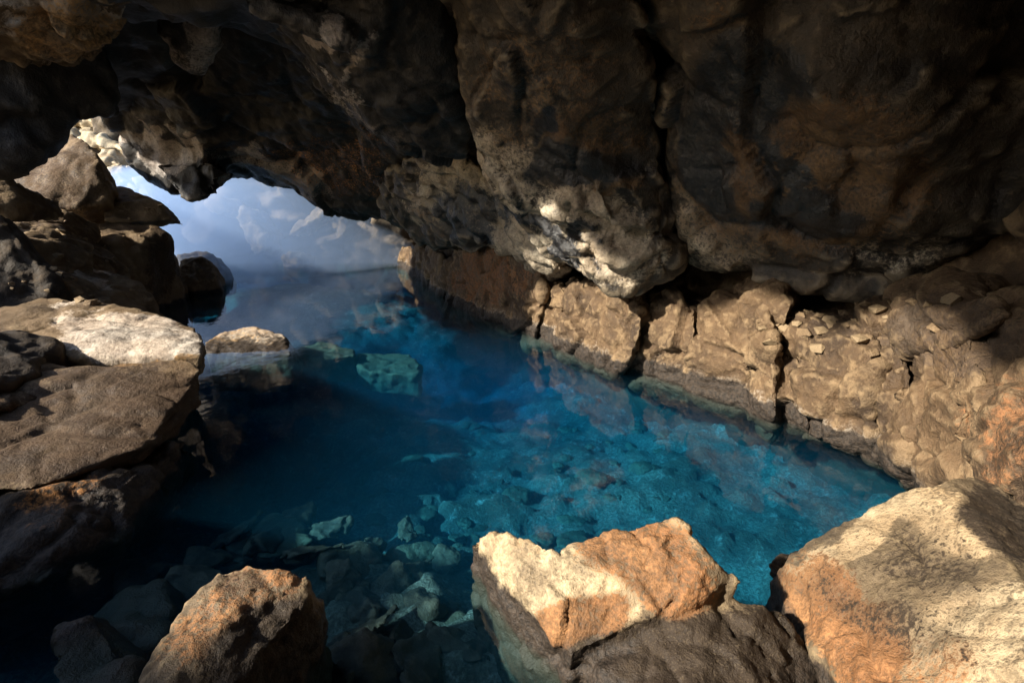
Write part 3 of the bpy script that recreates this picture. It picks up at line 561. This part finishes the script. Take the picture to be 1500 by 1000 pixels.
# front middle
H1 = [Z(690, 795, .13), Z(702, 783, .22), Z(745, 780, .31), Z(792, 794, .33), Z(768, 872, .23), Z(715, 850, .10), Z(835, 962, .12), Z(870, 900, .22), Z(840, 830, .31)]
H2 = [Z(835, 795, .33), Z(870, 780, .38), Z(930, 770, .42), Z(985, 757, .46), Z(1008, 774, .45), Z(1045, 825, .40), Z(1085, 850, .34), Z(1048, 872, .29), Z(960, 905, .25), Z(860, 950, .16), Z(835, 962, .13), Z(800, 860, .28)]
H3 = [Z(1050, 862, .27), Z(1120, 880, .24), Z(1142, 920, .16), Z(1192, 962, .06), Z(850, 958, .10), Z(880, 1040, .05), Z(1000, 1080, .16), Z(1200, 1080, .05), Z(940, 910, .20)]
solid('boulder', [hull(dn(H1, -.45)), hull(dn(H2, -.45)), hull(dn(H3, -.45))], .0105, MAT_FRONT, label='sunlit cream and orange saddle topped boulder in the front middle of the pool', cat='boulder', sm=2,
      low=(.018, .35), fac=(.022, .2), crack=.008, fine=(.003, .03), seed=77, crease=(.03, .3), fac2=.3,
      paint=lambda x, y, co: np.stack([blob(x, y, 830, 850, 120, 75, 25)*.95+blob(x, y, 730, 820, 60, 30, 50)+blob(x, y, 985, 775, 45, 22)*.6, blob(x, y, 960, 830, 110, 70, 30)*.8+blob(x, y, 840, 925, 70, 40, -20)*.9, blob(x, y, 1020, 970, 190, 75, -12)*1.1+blob(x, y, 735, 875, 90, 14, 52)*.9], 1))  # dark lower front: shade painted over wet rock; waterline strip is damp
# front right
R1 = [Z(1128, 850, .10), Z(1150, 815, .20), Z(1200, 790, .30), Z(1265, 750, .42), Z(1340, 715, .54), Z(1385, 700, .60), Z(1440, 770, .62), Z(1500, 850, .64), Z(1580, 960, .66), Z(1600, 1060, .5), Z(1300, 1060, .28), Z(1210, 985, .14), Z(1150, 905, .08)]
R2 = [Z(1385, 700, .60), Z(1445, 705, .48), Z(1520, 735, .44), Z(1620, 790, .45), Z(1500, 850, .63), Z(1600, 960, .6)]
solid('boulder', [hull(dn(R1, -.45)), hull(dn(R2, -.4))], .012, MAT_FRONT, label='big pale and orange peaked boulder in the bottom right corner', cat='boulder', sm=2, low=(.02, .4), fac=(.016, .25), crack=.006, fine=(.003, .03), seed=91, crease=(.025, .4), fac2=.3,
      paint=lambda x, y, co: np.stack([blob(x, y, 1230, 800, 120, 26, -32)*.95+blob(x, y, 1380, 770, 40, 80, -38)*.7+blob(x, y, 1430, 950, 130, 80)*.75, blob(x, y, 1230, 900, 70, 110, -45)*.85+blob(x, y, 1340, 980, 80, 50)*.5, blob(x, y, 1320, 860, 150, 70, 25, .9)*.34+blob(x, y, 1360, 800, 50, 90, -30, .9)*.25+blob(x, y, 1300, 910, 150, 24, 30, .9)*.3+blob(x, y, 1470, 770, 80, 50, 45)*.9], 1))  # brown patches are rock colour; dark right face is painted shade
bould('boulder', 'small pointed rock tip in the water behind the peaked boulder', [(1123, 824, 2.6), (1140, 812, 2.7), (1170, 805, 2.75), (1160, 835, 2.6), (1140, 838, 2.55)], MAT_FRONT, back=(.1, .1, -.2), vox=.01, low=(.006, .2), fac=(.004, .1), crease=(.01, .2), fine=(.003, .04), paint=lambda x, y, co: np.stack([0*x+.8, 0*x, 0*x], 1))
# submerged
def sub(label, pts, z, th=.4, **kw):
    L = [Z(x, y, zz if zz is not None else z) for x, y, zz in pts]
    return solid('submerged_slab', hull(L+[q+np.array([0, .05, -th]) for q in L]), .025, MAT_SUB, label=label, cat='rock', sm=3, low=(.025, .5), fac=(.018, .3), crack=.008, **kw)
sub('pale green submerged slab beside the low pale boulder', [(425, 508, -.18), (470, 502, -.2), (522, 510, -.2), (520, 520, -.22), (460, 528, -.22), (430, 522, -.2)], -.1, .35)
sub('teal submerged block with squared end under the water', [(520, 516, -.3), (600, 518, -.32), (616, 530, -.34), (612, 548, -.38), (540, 545, -.36), (522, 532, -.33)], -.2, .3)
sub('dim submerged flat rock behind the orange brown boulder', [(330, 790, -.4), (400, 750, -.4), (440, 755, -.42), (455, 790, -.44), (400, 815, -.42), (330, 820, -.44)], -.3, .35)
sub('grey submerged rock left of the saddle topped boulder', [(600, 880, -.36), (660, 862, -.34), (700, 900, -.34), (720, 990, -.38), (610, 990, -.42)], -.2, .4)
MAT_SUNK = rock('sunken_rock', (.03, .024, .017), (.07, .055, .038), (.15, .12, .085), light_amt=.5, bump=.6, wet=False)
rnd = random.Random(4); protos = []; rk = []
for k in range(4):
    r = np.random.RandomState(k+30); pts = r.normal(size=(10, 3)); pts /= np.linalg.norm(pts, axis=1)[:, None]; pts *= np.array([.25, .2, .16])
    rk.append(solid('sunken_rock', hull(pts), .018, MAT_SUNK, sm=0, low=(.02, .3), fac=(.03, .2), crack=.01, fine=(.004, .04), label='dark brown sunken rock in the shallows between the left slab and the saddle topped boulder', cat='rock', group='dark sunken rocks in the near shallows'))
for k, (px, py, z, s_) in enumerate(((330, 770, -.30, 1.0), (375, 765, -.26, 1.3), (430, 745, -.34, .7), (300, 805, -.28, 1.1), (440, 800, -.22, .9), (480, 760, -.34, .8), (500, 810, -.26, 1.1), (490, 850, -.22, .8), (540, 800, -.36, .6), (520, 870, -.18, 1.1), (560, 850, -.26, .9), (600, 830, -.32, .7), (510, 925, -.16, 1.0), (570, 910, -.2, 1.1), (620, 880, -.24, .8), (540, 970, -.12, 1.1), (610, 960, -.16, 1.2), (660, 930, -.2, .9), (260, 850, -.2, 1.0), (200, 820, -.26, 1.2), (480, 985, -.14, .9), (590, 770, -.42, .6), (650, 815, -.42, .6))):
    o = rk[k % 4]
    if k >= 4: o = o.copy(); COL.objects.link(o)
    h = Z(px, py, z); o.location = (h[0], h[1]+.1, z-.24*s_); o.scale = (s_, s_, s_*.8); o.rotation_euler = (0, 0, rnd.uniform(0, 6.28))
for k in range(5):
    r = np.random.RandomState(k+50); pts = r.normal(size=(14, 3)); pts /= np.linalg.norm(pts, axis=1)[:, None]; pts *= np.array([.15, .11, .045])
    protos.append(solid('submerged_stone', hull(pts), .014, MAT_SUB, sm=1, low=(.01, .2), fac=(.012, .1), crack=.004, fine=(.002, .03), label='stone lying on the blue pool bed among its like', cat='stone', group='stones scattered over the pool bed'))
for k in range(120):
    px = rnd.uniform(460, 1000); py = rnd.uniform(590, 860); h = Z(px, py, -.7); o = protos[k % 5]
    if k >= 5:
        o = o.copy(); COL.objects.link(o)
    s = rnd.choice((.3, .4, .5, .6, .8, 1.2)); o.location = (h[0], h[1], bed_z(h[0], h[1])-.045*s); o.scale = (s, s, s*rnd.uniform(.7, 1.2)); o.rotation_euler = (0, 0, rnd.uniform(0, 6.28))

# ------------------------------------------------------------------ loose stones, dropped where a sight line meets a ledge
bpy.context.view_layer.update(); dg = bpy.context.evaluated_depsgraph_get(); pr = []
for k in range(3):
    r = np.random.RandomState(k+80); pts = r.normal(size=(11, 3)); pts /= np.linalg.norm(pts, axis=1)[:, None]; pts *= np.array([.075, .06, .045])
    V, Fc = hull(pts); me = bpy.data.meshes.new('loose_stone'); me.from_pydata(V.tolist(), [], Fc); me.materials.append((MAT_LEFT, MAT_BAND)[k % 2]); pr.append(me)
for reg, n_, lab, grp in (((5, 235, 300, 450), 70, 'small loose stone lying among the stacked boulders on the left', 'loose stones on the left boulders'),
                          ((1060, 1420, 440, 520), 90, 'small loose stone lying on the ledge above the right shore', 'loose stones on the right ledge')):
    for k in range(n_):
        px, py = rnd.uniform(*reg[:2]), rnd.uniform(*reg[2:]); eye = Vector((0, 0, CAMZ)); dv = Vector(P(px, py, 1.))-eye
        hit, loc, nrm, ix, hob, mt = S.ray_cast(dg, eye, dv.normalized())
        if not hit or nrm.z < .45 or not hob.name.startswith(('boulder', 'rock_slab', 'rock_block')): continue
        o = bpy.data.objects.new('loose_stone', pr[rnd.randrange(3)]); COL.objects.link(o); s_ = rnd.choice((.35, .5, .65, .9))
        o.location = loc+Vector((0, 0, .012*s_)); o.scale = (s_, s_, s_); o.rotation_euler = (rnd.uniform(-.3, .3), rnd.uniform(-.3, .3), rnd.uniform(0, 6.3))
        tag(o, lab, 'stone', grp)

# ------------------------------------------------------------------ steam over the far pool
st_pts = [(-8.9, 10.6, .04), (-9.0, 13.3, .04), (-1.8, 13.5, .04), (-4.4, 10.3, .04), (-6.4, 9.5, .04), (-8.4, 10.8, 1.7), (-8.6, 13.5, 2.1), (-5.4, 13.6, 2.3), (-3.4, 13.6, 1.3), (-5.4, 11.0, 1.2), (-7, 10.4, 2.1)]
V, Fc = hull(st_pts); me = bpy.data.meshes.new('steam'); me.from_pydata(V.tolist(), [], Fc); me.materials.append(MAT_STEAM)
ob = bpy.data.objects.new('steam', me); COL.objects.link(ob); tag(ob, kind='stuff')
